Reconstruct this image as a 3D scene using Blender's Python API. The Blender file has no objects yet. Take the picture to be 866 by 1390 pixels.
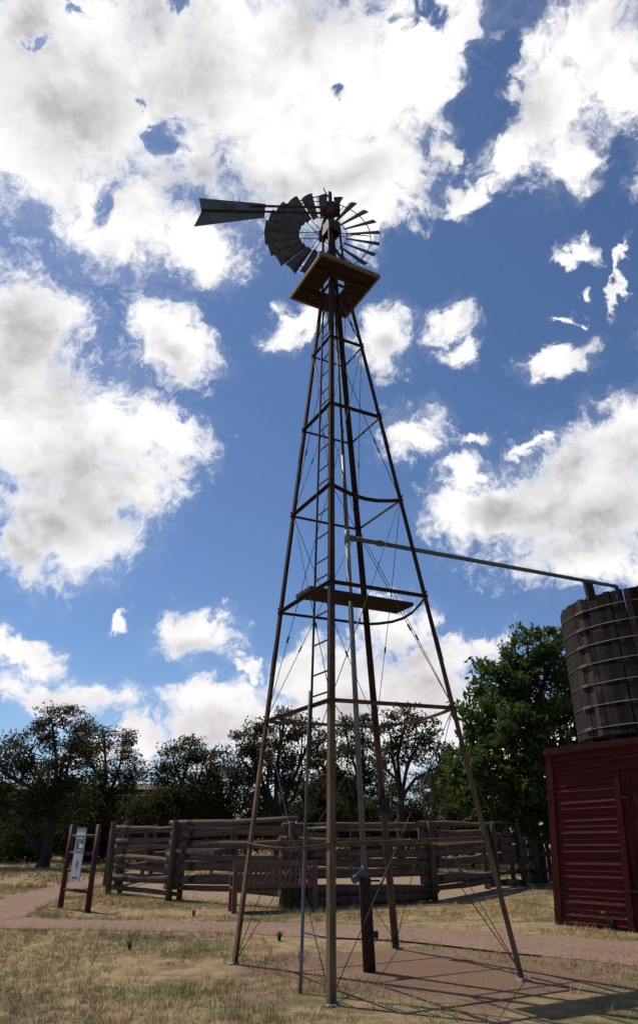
import bpy, bmesh, math, random
import numpy as np
from mathutils import Vector, Matrix
random.seed(7); rng = np.random.default_rng(11)
S = bpy.context.scene; COL = S.collection
rad = math.radians

# ------------------------------------------------------------------ camera
CAMZ, PITCH, F = 1.54, rad(28.0), 890.0
cp, sp = math.cos(PITCH), math.sin(PITCH)
cam = bpy.data.cameras.new('camera'); camo = bpy.data.objects.new('camera', cam); COL.objects.link(camo)
camo.location = (0, 0, CAMZ); camo.rotation_euler = (math.pi/2 + PITCH, 0, 0)
cam.sensor_fit = 'VERTICAL'; cam.sensor_height = 36; cam.lens = F/1390*36; cam.shift_y = -45/1390
cam.clip_start = .1; cam.clip_end = 2000
S.camera = camo

def ray(px, py):
    a = (px-433)/F; b = (650-py)/F
    return Vector((a, cp-b*sp, sp+b*cp))
def at(px, py, Y):          # surveyed point at ground distance Y
    v = ray(px, py); return Vector((0, 0, CAMZ)) + v*(Y/v.y)
def gp(px, py, z=0.0):      # surveyed point on the ground
    v = ray(px, py); return Vector((0, 0, CAMZ)) + v*((z-CAMZ)/v.z)

# ------------------------------------------------------------------ materials
class NT:
    def __init__(s, tree): s.t = tree; s.n = tree.nodes; s.l = tree.links
    def add(s, typ, **kw):
        n = s.n.new(typ)
        for k, v in kw.items():
            if k == 'ins':
                for a, b in v.items():
                    if isinstance(b, bpy.types.NodeSocket): s.l.new(b, n.inputs[a])
                    else: n.inputs[a].default_value = b
            else: setattr(n, k, v)
        return n
    def math(s, op, a, b=0.0, c=None, clamp=False):
        ins = {0: a, 1: b}
        if c is not None: ins[2] = c
        return s.add('ShaderNodeMath', operation=op, use_clamp=clamp, ins=ins).outputs[0]
    def sstep(s, v, lo, hi, a=0.0, b=1.0):
        return s.add('ShaderNodeMapRange', interpolation_type='SMOOTHSTEP', ins={'Value': v, 'From Min': lo, 'From Max': hi, 'To Min': a, 'To Max': b}).outputs[0]
    def mix(s, f, a, b, blend='MIX'):
        n = s.add('ShaderNodeMix', data_type='RGBA', blend_type=blend)
        for i, v in ((0, f), (6, a), (7, b)):
            if isinstance(v, bpy.types.NodeSocket): s.l.new(v, n.inputs[i])
            else: n.inputs[i].default_value = v if i == 0 else (*v, 1)
        return n.outputs[2]
    def noise(s, vec, scale, detail=4, rough=.55):
        return s.add('ShaderNodeTexNoise', ins={'Vector': vec, 'Scale': scale, 'Detail': detail, 'Roughness': rough}).outputs[0]
def newmat(name):
    m = bpy.data.materials.new(name); m.use_nodes = True; m.node_tree.nodes.clear()
    return m, NT(m.node_tree)
def finish(t, col, rough=.7, metal=0.0, bump=None, bstr=.3, bdist=.02, spec=.4, extra=None):
    b = t.add('ShaderNodeBsdfPrincipled', ins={'Roughness': rough, 'Metallic': metal, 'Specular IOR Level': spec})
    if isinstance(col, bpy.types.NodeSocket): t.l.new(col, b.inputs['Base Color'])
    else: b.inputs['Base Color'].default_value = (*col, 1)
    if bump is not None:
        t.l.new(t.add('ShaderNodeBump', ins={'Height': bump, 'Strength': bstr, 'Distance': bdist}).outputs[0], b.inputs['Normal'])
    o = t.add('ShaderNodeOutputMaterial'); t.l.new(b.outputs[0], o.inputs[0])
def mottled(name, c1, c2, scale=6, rough=.7, metal=0.0, stretch=(1, 1, 1), bump=.3, bdist=.01, c3=None, s3=1.5, spec=.3):
    m, t = newmat(name)
    g = t.add('ShaderNodeTexCoord').outputs['Object']
    v = t.add('ShaderNodeMapping', ins={'Vector': g, 'Scale': stretch}).outputs[0]
    n = t.noise(v, scale, 6, .65)
    c = t.mix(t.sstep(n, .35, .65), c1, c2)
    if c3:
        n2 = t.noise(v, s3, 5, .6); c = t.mix(t.sstep(n2, .52, .68), c, c3)
    finish(t, c, rough, metal, n, bump, bdist, spec); return m

M = {}
M['steel_dark'] = mottled('weathered_dark_steel', (.030, .021, .017), (.050, .033, .024), 9, .65, .1, (1, 1, .3), c3=(.07, .038, .023), spec=.15)
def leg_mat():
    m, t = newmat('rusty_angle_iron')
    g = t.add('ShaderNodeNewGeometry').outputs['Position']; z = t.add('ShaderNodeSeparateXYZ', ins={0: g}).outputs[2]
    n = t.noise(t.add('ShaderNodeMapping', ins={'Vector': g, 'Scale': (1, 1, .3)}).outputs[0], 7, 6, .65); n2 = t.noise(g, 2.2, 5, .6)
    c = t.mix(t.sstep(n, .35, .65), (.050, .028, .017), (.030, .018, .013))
    tan = t.mix(t.sstep(n, .35, .65), (.18, .118, .070), (.105, .066, .040))    # lowest lengths: lighter tan, giving way unevenly to dark brown higher up
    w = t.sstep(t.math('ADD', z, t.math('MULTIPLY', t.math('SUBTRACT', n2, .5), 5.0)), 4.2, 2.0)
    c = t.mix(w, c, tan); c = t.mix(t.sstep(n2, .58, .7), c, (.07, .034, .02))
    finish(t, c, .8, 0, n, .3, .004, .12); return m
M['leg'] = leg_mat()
M['leg_old'] = mottled('rust_brown_angle_iron', (.125, .076, .042), (.075, .043, .026), 7, .75, 0, (1, 1, .25), c3=(.065, .030, .018), s3=2)
M['wire'] = mottled('wire_steel', (.05, .04, .035), (.08, .06, .05), 20, .5, .4)
M['galv'] = mottled('dull_galvanised_pipe', (.20, .205, .21), (.12, .125, .13), 8, .6, .15, (1, 1, .3), c3=(.09, .07, .055))
M['galv_dark'] = mottled('dark_galvanised_pipe', (.12, .125, .13), (.085, .085, .085), 8, .5, .35, (1, 1, .3))
M['blade'] = mottled('weathered_wheel_sheet', (.095, .105, .11), (.05, .058, .064), 7, .55, .3, (1, 1, 1), .4, .006, c3=(.075, .05, .036), s3=3)
M['vane'] = mottled('weathered_vane_sheet', (.13, .145, .148), (.075, .088, .092), 5, .55, .25, (1, 1, 3), .4, .006, c3=(.085, .068, .055), s3=2.5)
M['deck'] = mottled('weathered_platform_boards', (.036, .022, .016), (.020, .013, .010), 5, .85, 0, (1, 6, 1), .5)
M['edge_wood'] = mottled('tan_edge_board', (.20, .14, .095), (.12, .08, .055), 5, .85, 0, (3, 3, 3))
M['casing'] = mottled('rusty_casing', (.045, .022, .018), (.03, .017, .015), 8, .7, .2)
M['tank'] = None
M['hoop'] = mottled('grey_hoop_rod', (.20, .17, .145), (.10, .075, .06), 14, .6, .4)
M['bench'] = mottled('brown_bench_wood', (.15, .082, .060), (.10, .053, .040), 7, .7, 0, (1, 1, 4))
M['sign_wood'] = mottled('reddish_stained_post', (.075, .022, .016), (.045, .013, .010), 7, .65, 0, (1, 1, .3))
M['barn_red'] = mottled('faded_dark_red_boards', (.035, .013, .011), (.022, .009, .008), 3, .85, 0, (1, 1, 6))
M['barn_roof'] = mottled('old_tin_roof', (.085, .05, .04), (.05, .033, .028), 2, .7, .2)
M['concrete'] = mottled('old_concrete', (.22, .18, .15), (.13, .105, .085), 14, .9)
M['box'] = mottled('black_box_paint', (.008, .008, .009), (.015, .014, .014), 9, .6)
M['iron'] = mottled('black_iron', (.02, .018, .017), (.035, .025, .022), 12, .6, .3)

def log_mat(name, c1, c2, c3):
    m, t = newmat(name)
    g = t.add('ShaderNodeTexCoord').outputs['Object']
    r = t.add('ShaderNodeObjectInfo').outputs['Random']
    v = t.add('ShaderNodeMapping', ins={'Vector': g, 'Scale': (1.0, 16, 16)}).outputs[0]
    n = t.noise(v, 1.6, 6, .7)
    c = t.mix(t.sstep(n, .32, .68), c1, c2)
    c = t.mix(t.math('MULTIPLY', r, .75), c, c3)
    n2 = t.noise(g, 2.2, 4, .6); c = t.mix(t.sstep(n2, .55, .72), c, tuple(x*.45 for x in c2))
    finish(t, c, .9, 0, n, .7, .03, .2); return m
M['log'] = log_mat('grey_brown_log', (.19, .135, .098), (.066, .042, .030), (.095, .072, .060))
M['post'] = mottled('round_fence_post', (.105, .085, .06), (.05, .04, .028), 5, .9, 0, (6, 6, .5), .6, .02)

def siding_mat():
    m, t = newmat('barn_red_siding')
    g = t.add('ShaderNodeTexCoord').outputs['Object']
    n = t.noise(t.add('ShaderNodeMapping', ins={'Vector': g, 'Scale': (1, 1, 9)}).outputs[0], 3, 6, .65)
    c = t.mix(t.sstep(n, .35, .7), (.105, .023, .020), (.070, .0165, .015))
    z = t.add('ShaderNodeSeparateXYZ', ins={0: g}).outputs[2]
    n2 = t.noise(t.add('ShaderNodeMapping', ins={'Vector': g, 'Scale': (1, 1, 5)}).outputs[0], 7, 8, .72)
    low = t.sstep(z, 1.7, .1, 0, .11)
    w = t.sstep(t.math('ADD', n2, low), .67, .74)
    c = t.mix(t.math('MULTIPLY', w, .8), c, (.20, .115, .085))
    finish(t, c, .85, 0, n, .25, .01, .06); return m
M['siding'] = siding_mat()
M['red_trim'] = mottled('barn_red_trim', (.085, .019, .017), (.058, .0135, .0125), 5, .85, 0, (4, 4, .6), spec=.06)
M['red_door'] = mottled('barn_red_door', (.075, .017, .0155), (.050, .012, .0115), 4, .85, 0, (6, 6, .5), c3=(.03, .004, .005), spec=.06)

def tank_mat():
    m, t = newmat('weathered_tank_staves')
    g = t.add('ShaderNodeTexCoord').outputs['Object']
    x, y, z = t.add('ShaderNodeSeparateXYZ', ins={0: g}).outputs
    a = t.math('MULTIPLY', t.math('ARCTAN2', y, x), 84/(2*math.pi))
    idx = t.math('FLOOR', a); fr = t.math('FRACT', a)
    rnd = t.add('ShaderNodeTexWhiteNoise', noise_dimensions='1D', ins={'W': idx}).outputs[0]
    v = t.add('ShaderNodeCombineXYZ', ins={0: t.math('MULTIPLY', a, 1.6), 1: rnd, 2: t.math('MULTIPLY', z, .45)}).outputs[0]
    n = t.noise(v, 2.2, 7, .7)
    c = t.mix(t.sstep(n, .35, .68), (.030, .0215, .017), (.0085, .0062, .0055))
    c = t.mix(t.sstep(rnd, .80, .95), c, (.075, .052, .039))
    c = t.mix(t.sstep(rnd, .25, .1), c, (.008, .006, .0055))
    n2 = t.noise(g, 2.4, 5, .65); c = t.mix(t.sstep(n2, .56, .72), c, (.055, .044, .038))
    edge = t.math('MINIMUM', fr, t.math('SUBTRACT', 1, fr))
    c = t.mix(t.sstep(edge, .06, .02), c, (.004, .003, .003))
    finish(t, c, .95, 0, t.math('ADD', t.sstep(edge, 0, .08), t.math('MULTIPLY', n, .5)), .6, .02, .2); return m
M['tank'] = tank_mat()

def leaf_mat(name, c1, c2, trans=.3):
    m, t = newmat(name)
    r = t.add('ShaderNodeNewGeometry').outputs['Random Per Island']
    n = t.noise(t.add('ShaderNodeTexCoord').outputs['Object'], .9, 3)
    c = t.mix(r, c1, c2); c = t.mix(t.sstep(n, .4, .65), c, tuple(x*.6 for x in c1))
    d = t.add('ShaderNodeBsdfPrincipled', ins={'Base Color': c, 'Roughness': .7, 'Specular IOR Level': .06})
    tr = t.add('ShaderNodeBsdfTranslucent', ins={'Color': t.mix(.5, c, tuple(x*1.5 for x in c2))})
    mx = t.add('ShaderNodeMixShader', ins={0: trans, 1: d.outputs[0], 2: tr.outputs[0]})
    o = t.add('ShaderNodeOutputMaterial'); t.l.new(mx.outputs[0], o.inputs[0]); return m
M['leaf_olive'] = leaf_mat('dark_olive_leaves', (.036, .037, .014), (.075, .070, .027), .32)
M['leaf_grey'] = leaf_mat('grey_green_leaves', (.042, .047, .020), (.085, .082, .036), .32)
M['leaf_bright'] = leaf_mat('broad_green_leaves', (.038, .062, .014), (.085, .125, .028), .3)
M['weed'] = leaf_mat('weed_leaves', (.06, .09, .03), (.09, .12, .04), .2)
M['flower'] = mottled('yellow_petals', (.65, .45, .03), (.55, .36, .02), 20)
M['bark'] = mottled('grey_bark', (.055, .043, .034), (.028, .022, .018), 7, .95, 0, (1, 1, .25), .8, .04)
def grass_mat(name, dry, green):
    m, t = newmat(name)
    r = t.add('ShaderNodeNewGeometry').outputs['Random Per Island']
    n = t.noise(t.add('ShaderNodeTexCoord').outputs['Object'], .45, 4, .6)
    f = t.math('ADD', t.sstep(n, .44, .62), t.math('MULTIPLY', t.math('SUBTRACT', r, .5), .5), clamp=True)
    c = t.mix(f, dry, green); c = t.mix(t.math('MULTIPLY', r, .45), c, tuple(x*.55 for x in dry))
    finish(t, c, .8, spec=.15); return m
M['grass'] = grass_mat('dry_grass_blades', (.56, .42, .20), (.27, .24, .095))

def ground_mat():
    m, t = newmat('dry_grass_ground')
    g = t.add('ShaderNodeTexCoord').outputs['Object']
    n1 = t.noise(g, .45, 4, .6); n2 = t.noise(g, 3.0, 8, .7); n3 = t.noise(g, 24, 5, .7); n4 = t.noise(g, .8, 5, .6)
    c = t.mix(t.sstep(n2, .35, .65), (.38, .275, .145), (.26, .18, .095))
    c = t.mix(t.sstep(t.math('ADD', n1, t.math('MULTIPLY', t.math('SUBTRACT', n2, .5), .4)), .46, .60), c, (.15, .135, .058))
    d = t.sstep(t.math('ADD', n4, t.math('MULTIPLY', t.math('SUBTRACT', n2, .5), .5)), .53, .63)
    x, y, z = t.add('ShaderNodeSeparateXYZ', ins={0: g}).outputs
    # worn bare soil around the well
    dx = t.math('SUBTRACT', x, 1.6); dy = t.math('SUBTRACT', y, 9.9)
    rr = t.math('SQRT', t.math('ADD', t.math('MULTIPLY', t.math('MULTIPLY', dx, dx), .55), t.math('MULTIPLY', dy, dy)))
    well = t.sstep(t.math('ADD', rr, t.math('MULTIPLY', t.math('SUBTRACT', n4, .5), 4)), 2.3, 1.0)
    # trampled floor of the corral
    ex = t.math('SUBTRACT', x, .3); ey = t.math('SUBTRACT', y, 24)
    r2 = t.math('SQRT', t.math('ADD', t.math('MULTIPLY', ex, ex), t.math('MULTIPLY', ey, ey)))
    pen = t.sstep(t.math('ADD', r2, t.math('MULTIPLY', t.math('SUBTRACT', n1, .5), 3)), 7.3, 5.8)
    soil = t.mix(t.sstep(n3, .35, .7), (.19, .115, .072), (.26, .17, .112))
    soil2 = t.mix(t.sstep(n3, .35, .7), (.27, .185, .12), (.33, .235, .155))
    c = t.mix(t.math('MAXIMUM', t.math('MULTIPLY', d, .75), well), c, soil)
    c = t.mix(pen, c, soil2)
    c = t.mix(t.math('MULTIPLY', t.sstep(n3, .5, .7), .35), c, (.07, .05, .03))
    finish(t, c, .95, 0, t.math('ADD', n2, n3), .9, .05, .1); return m
def gravel_mat():
    m, t = newmat('pink_gravel')
    g = t.add('ShaderNodeTexCoord').outputs['Object']
    v = t.add('ShaderNodeTexVoronoi', ins={'Vector': g, 'Scale': 30.0})
    n = t.noise(g, 1.2, 5, .65); n2 = t.noise(g, 26, 3)
    c = t.mix(t.add('ShaderNodeSeparateColor', ins={0: v.outputs['Color']}).outputs[0], (.25, .158, .112), (.125, .078, .056))
    c = t.mix(t.math('MULTIPLY', t.sstep(n, .4, .7), .5), c, (.23, .155, .11))
    c = t.mix(t.sstep(n2, .62, .75), c, (.33, .25, .21))
    finish(t, c, .95, 0, v.outputs['Distance'], .8, .012, .1); return m

# ------------------------------------------------------------------ mesh helpers
class MB:
    def __init__(s): s.v = []; s.f = []; s.sm = []
    def add(s, vs, fs, smooth=False):
        o = len(s.v); s.v += [tuple(v) for v in vs]; s.f += [tuple(i+o for i in f) for f in fs]; s.sm += [smooth]*len(fs); return s
    def box(s, c, size, R=None):
        c = Vector(c); hx, hy, hz = (q/2 for q in size); vs = []
        for x, y, z in ((-1,-1,-1),(1,-1,-1),(1,1,-1),(-1,1,-1),(-1,-1,1),(1,-1,1),(1,1,1),(-1,1,1)):
            p = Vector((x*hx, y*hy, z*hz)); vs.append(c + (R @ p if R else p))
        return s.add(vs, ((0,3,2,1),(4,5,6,7),(0,1,5,4),(1,2,6,5),(2,3,7,6),(3,0,4,7)))
    def beam(s, p, q, w, h, up=(0, 0, 1)):          # rectangular bar from p to q
        p, q = Vector(p), Vector(q); d = (q-p); L = d.length; d.normalize(); up = Vector(up)
        if abs(d.dot(up)) > .98: up = Vector((0, 1, 0))
        x = d.cross(up).normalized(); z = x.cross(d)
        return s.box((p+q)/2, (w, L, h), Matrix((x, d, z)).transposed())
    def tube(s, pts, r, n=8, cap=True):
        pts = [Vector(p) for p in pts]; rs = r if isinstance(r, (list, tuple)) else [r]*len(pts)
        vs = []; ref = None
        for i, p in enumerate(pts):
            d = (pts[min(i+1, len(pts)-1)] - pts[max(i-1, 0)]).normalized()
            if ref is None: ref = Vector((0, 0, 1)) if abs(d.z) < .9 else Vector((1, 0, 0))
            a = d.cross(ref).normalized(); b = a.cross(d).normalized(); ref = b
            for k in range(n):
                t = 2*math.pi*k/n; vs.append(p + (a*math.cos(t) + b*math.sin(t))*rs[i])
        fs = [(i*n+k, i*n+(k+1) % n, (i+1)*n+(k+1) % n, (i+1)*n+k) for i in range(len(pts)-1) for k in range(n)]
        s.add(vs, fs, True)
        if cap:
            o = len(s.v)-len(vs)
            s.f += [tuple(o+k for k in reversed(range(n))), tuple(o+(len(pts)-1)*n+k for k in range(n))]; s.sm += [False, False]
        return s
    def prism(s, outline, d):                        # planar outline extruded along d
        n = len(outline); o = [Vector(p) for p in outline]; d = Vector(d)
        return s.add(o + [p+d for p in o], [tuple(reversed(range(n))), tuple(range(n, 2*n))] + [(i, (i+1) % n, n+(i+1) % n, n+i) for i in range(n)])
    def build(s, name, mat, parent=None, origin=None):
        me = bpy.data.meshes.new(name)
        o = bpy.data.objects.new(name, me); COL.objects.link(o)
        off = Vector(origin) if origin else Vector((0, 0, 0))
        par = Vector((0, 0, 0))
        q = parent
        while q: par += q.location; q = q.parent
        if not origin and parent: off = par.copy()
        me.from_pydata([tuple(Vector(v)-off) for v in s.v], [], s.f); me.update()
        bm = bmesh.new(); bm.from_mesh(me); bmesh.ops.recalc_face_normals(bm, faces=bm.faces); bm.to_mesh(me); bm.free()
        me.polygons.foreach_set('use_smooth', s.sm)
        me.materials.append(mat)
        o.location = off - par
        if parent: o.parent = parent
        return o
def npmesh(name, V, Fq, mat, parent=None, loc=(0, 0, 0)):  # fast mesh from arrays; Fq (n,k)
    me = bpy.data.meshes.new(name); n, k = Fq.shape
    me.vertices.add(len(V)); me.vertices.foreach_set('co', V.astype(np.float32).ravel())
    me.loops.add(n*k); me.loops.foreach_set('vertex_index', Fq.astype(np.int32).ravel())
    me.polygons.add(n); me.polygons.foreach_set('loop_start', np.arange(0, n*k, k, dtype=np.int32))
    me.polygons.foreach_set('loop_total', np.full(n, k, np.int32)); me.update(calc_edges=True)
    me.materials.append(mat)
    o = bpy.data.objects.new(name, me); COL.objects.link(o); o.location = loc
    if parent: o.parent = parent
    return o
def tag(o, label=None, cat=None, group=None, kind=None):
    for k, v in (('label', label), ('category', cat), ('group', group), ('kind', kind)):
        if v: o[k] = v
    return o
def thing(name, label, cat, loc=(0, 0, 0), group=None):
    o = bpy.data.objects.new(name, None); COL.objects.link(o); o.location = loc; o.empty_display_size = .2
    return tag(o, label, cat, group)
def node(name, parent, loc=(0, 0, 0)):               # empty for a part that has sub-parts; loc relative to parent
    o = bpy.data.objects.new(name, None); COL.objects.link(o); o.parent = parent; o.location = loc; return o

# ------------------------------------------------------------------ terrain
def rise(y):
    t = np.clip((np.asarray(y, float)-30)/45, 0, 1); return 1.1*t*t*(3-2*t)
def build_ground():
    xs = np.concatenate([np.linspace(-600, -40, 15)[:-1], np.linspace(-40, 40, 161), np.linspace(40, 600, 15)[1:]])
    ys = np.concatenate([np.linspace(-300, -6, 10)[:-1], np.linspace(-6, 60, 133), np.linspace(60, 900, 20)[1:]])
    X, Y = np.meshgrid(xs, ys)
    Z = rise(Y) + np.where((np.abs(X) < 39) & (Y > -5) & (Y < 58), .018*np.sin(X*1.7+1.3*np.sin(Y*.9))*np.cos(Y*1.9+.7*X), 0)*0
    V = np.stack([X, Y, Z], -1).reshape(-1, 3); nx = len(xs)
    i = np.arange((len(ys)-1)*(nx-1)); r, c = i//(nx-1), i % (nx-1)
    Fq = np.stack([r*nx+c, r*nx+c+1, (r+1)*nx+c+1, (r+1)*nx+c], 1)
    return tag(npmesh('ground', V, Fq, ground_mat()), kind='structure')
build_ground()
GRAVEL = gravel_mat()
def strip(name, A, B, z, mat, jit=.05, sub=14):
    A = [gp(*p) for p in A]; B = [gp(*p) for p in B]
    def dense(P):
        out = []
        for i in range(len(P)-1):
            p0 = P[max(i-1, 0)]; p1 = P[i]; p2 = P[i+1]; p3 = P[min(i+2, len(P)-1)]
            for k in range(sub):
                t = k/sub
                out.append(.5*((2*p1)+(p2-p0)*t+(2*p0-5*p1+4*p2-p3)*t*t+(3*p1-p0-3*p2+p3)*t**3))
        out.append(P[-1]); return out
    A, B = dense(A), dense(B); vs = []; fs = []
    for a, b in zip(A, B):
        d = (b-a).normalized()
        a = a + d*random.uniform(-jit, jit); b = b + d*random.uniform(-jit, jit)
        vs += [(a.x, a.y, z), (b.x, b.y, z)]
    for i in range(len(A)-1): fs.append((2*i, 2*i+1, 2*i+3, 2*i+2))
    return tag(MB().add(vs, fs).build(name, mat), kind='structure'), A, B
path, PA, PB = strip('gravel_path',
    [(-420, 1243), (-150, 1243), (0, 1240), (41, 1246), (104, 1248.6), (166, 1250), (300, 1252), (430, 1253.5), (540, 1259), (679, 1265), (766, 1272), (866, 1279), (1050, 1296), (1300, 1325)],
    [(-420, 1268), (-150, 1263), (0, 1261), (45, 1261.5), (104, 1262), (190, 1264.5), (300, 1266.6), (430, 1273), (540, 1277.5), (679, 1293.5), (766, 1301), (866, 1312), (1050, 1334), (1300, 1365)], .006, GRAVEL)
path2, QA, QB = strip('gravel_branch_path',
    [(-260, 1252), (-80, 1238), (0, 1221.6), (52, 1208), (104, 1197), (152, 1189), (200, 1178.5), (235, 1171)],
    [(-120, 1262), (-20, 1252), (38, 1244), (56, 1232), (104, 1211), (152, 1198), (210, 1185), (262, 1175)], .010, GRAVEL)
# low dark strip along the near side of the path
ed = MB(); EP = [gp(x, y) for x, y in ((452, 1274.6), (540, 1278.6), (610, 1286), (679, 1294.5), (735, 1299.5))]
for a, b in zip(EP[:-1], EP[1:]): ed.beam(a+Vector((0, 0, .008)), b+Vector((0, 0, .008)), .012, .03)
tag(ed.build('path_edge_strip', M['casing']), 'thin dark strip along the near side of the gravel path', 'edging')

def inside(poly, x, y):
    c = np.zeros(len(x), bool); n = len(poly)
    for i in range(n):
        x1, y1 = poly[i]; x2, y2 = poly[i-1]
        c ^= ((y1 > y) != (y2 > y)) & (x < (x2-x1)*(y-y1)/(y2-y1+1e-12)+x1)
    return c
P1 = [(p.x, p.y) for p in PA] + [(p.x, p.y) for p in reversed(PB)]
P2 = [(p.x, p.y) for p in QA] + [(p.x, p.y) for p in reversed(QB)]
def vnoise(x, y, s, seed=0):
    x = x*s; y = y*s; xi = np.floor(x).astype(int); yi = np.floor(y).astype(int); fx = x-xi; fy = y-yi
    h = lambda a, b: (np.sin(a*127.1+b*311.7+seed*17.3)*43758.5453) % 1
    fx = fx*fx*(3-2*fx); fy = fy*fy*(3-2*fy)
    return (h(xi, yi)*(1-fx)+h(xi+1, yi)*fx)*(1-fy)+(h(xi, yi+1)*(1-fx)+h(xi+1, yi+1)*fx)*fy
def grass(name, n, x0, x1, y0, y1, hmin, hmax, w, blades, thr):
    x = rng.uniform(x0, x1, n); y = rng.uniform(y0, y1, n)
    jx, jy = rng.normal(0, .09, n), rng.normal(0, .11, n)
    d = .6*vnoise(x, y, .5, 1)+.4*vnoise(x, y, 1.7, 2)
    well = np.sqrt(.55*(x-1.6)**2+(y-9.9)**2); pen = np.hypot(x-.3, y-24)
    keep = (d > thr-.25*rng.random(n)) & ~inside(P1, x+jx, y+jy) & ~inside(P2, x+jx, y+jy) & (well+3*(vnoise(x, y, .9, 5)-.5)+rng.random(n) > 1.7) & (pen+rng.normal(0, .5, n) > 6.7)
    x, y, d = x[keep], y[keep], d[keep]; n = len(x)
    x = np.repeat(x, blades)+rng.normal(0, .025, n*blades); y = np.repeat(y, blades)+rng.normal(0, .025, n*blades); d = np.repeat(d, blades); n *= blades
    h = rng.uniform(hmin, hmax, n)*(.5+1.0*d); a = rng.uniform(0, 2*np.pi, n); lean = rng.uniform(.1, .9, n)*h; la = rng.uniform(0, 2*np.pi, n)
    z = rise(y); dx = np.cos(a)*w; dy = np.sin(a)*w
    V = np.stack([np.stack([x-dx, y-dy, z-.005], 1), np.stack([x+dx, y+dy, z-.005], 1), np.stack([x+np.cos(la)*lean, y+np.sin(la)*lean, z+h], 1)], 1).reshape(-1, 3)
    return tag(npmesh(name, V, np.arange(3*n).reshape(-1, 3), M['grass']), 'short dry yellow and green grass over the ground', 'grass', kind='stuff')
grass('grass', 70000, -11, 11, 6.5, 23, .018, .05, .004, 5, .56)
grass('grass', 32000, -24, 22, 22, 48, .05, .12, .012, 4, .42)

grass('grass', 2600, -11, 11, 7.2, 23, .07, .15, .004, 9, .50)
def pebbles(name, n, x0, x1, y0, y1, r0, r1, where, mat, label):
    x = rng.uniform(x0, x1, n); y = rng.uniform(y0, y1, n); k = where(x, y); x, y = x[k], y[k]; n = len(x)
    r = r0+(r1-r0)*rng.random(n)**3; o = np.array([(1, 0, 0), (0, 1, 0), (-1, 0, 0), (0, -1, 0), (0, 0, .8), (0, 0, -.6)], float)
    V = o[None]*(r[:, None, None]*rng.uniform(.6, 1.2, (n, 6, 1))); a = rng.uniform(0, 6.28, n); c, s_ = np.cos(a)[:, None], np.sin(a)[:, None]
    V = np.stack([V[:, :, 0]*c-V[:, :, 1]*s_+x[:, None], V[:, :, 0]*s_+V[:, :, 1]*c+y[:, None], V[:, :, 2]*.6+.0085], -1).reshape(-1, 3)
    Fc = np.array([(0, 1, 4), (1, 2, 4), (2, 3, 4), (3, 0, 4), (1, 0, 5), (2, 1, 5), (3, 2, 5), (0, 3, 5)])
    tag(npmesh(name, V, (Fc[None]+6*np.arange(n)[:, None, None]).reshape(-1, 3), mat), label, 'stones', kind='stuff')
M['stone'] = grass_mat('path_stones', (.36, .26, .20), (.22, .15, .115))
pebbles('loose_stones', 22000, -9, 7, 9.5, 21, .003, .011, lambda x, y: inside(P1, x+rng.normal(0, .05, len(x)), y+rng.normal(0, .06, len(x))) | inside(P2, x, y), M['stone'], 'small loose stones scattered over the gravel path')
pebbles('loose_stones', 3000, -2, 5, 7.5, 11.8, .003, .012, lambda x, y: np.sqrt(.55*(x-1.6)**2+(y-9.9)**2) < 2.0*rng.random(len(x))**.4, M['stone'], 'small stones scattered on the bare soil around the well pipe')

# ------------------------------------------------------------------ windmill
AX = Vector((-.02759, .00026, .99962)); C0 = Vector((.6102, 9.7917, 0)); ROT = -.2853
E1 = (Vector((1, 0, 0))-AX*AX.x).normalized(); E2 = AX.cross(E1)
ANG = dict(R=0, B=90, L=180, N=270)
TP = 11.11
def hd(t): return 1.8-.13769*t if t < TP else .270-(t-TP)*.045
def leg(k, t, extra=0.0):
    th = rad(ANG[k])+ROT; return C0+AX*t+(E1*math.cos(th)+E2*math.sin(th))*(hd(t)+extra)
RINGS = [('F', 1.401), ('E', 2.967), ('D', 4.576), ('C', 6.214), ('B', 7.855), ('A', 9.474)]
FACES = [('L', 'N'), ('N', 'R'), ('R', 'B'), ('B', 'L')]
wm = thing('windmill', 'tall rusty four-legged windmill with many-bladed wheel, grey tail vane and wooden platform', 'windmill', C0)
def lprofile(p0, p1, d1, d2, w, th):
    p0, p1 = Vector(p0), Vector(p1)
    o = [Vector((0, 0, 0)), d1*w, d1*w+d2*th, d1*th+d2*th, d1*th+d2*w, d2*w]
    return [p0+v for v in o], p1-p0
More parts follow.
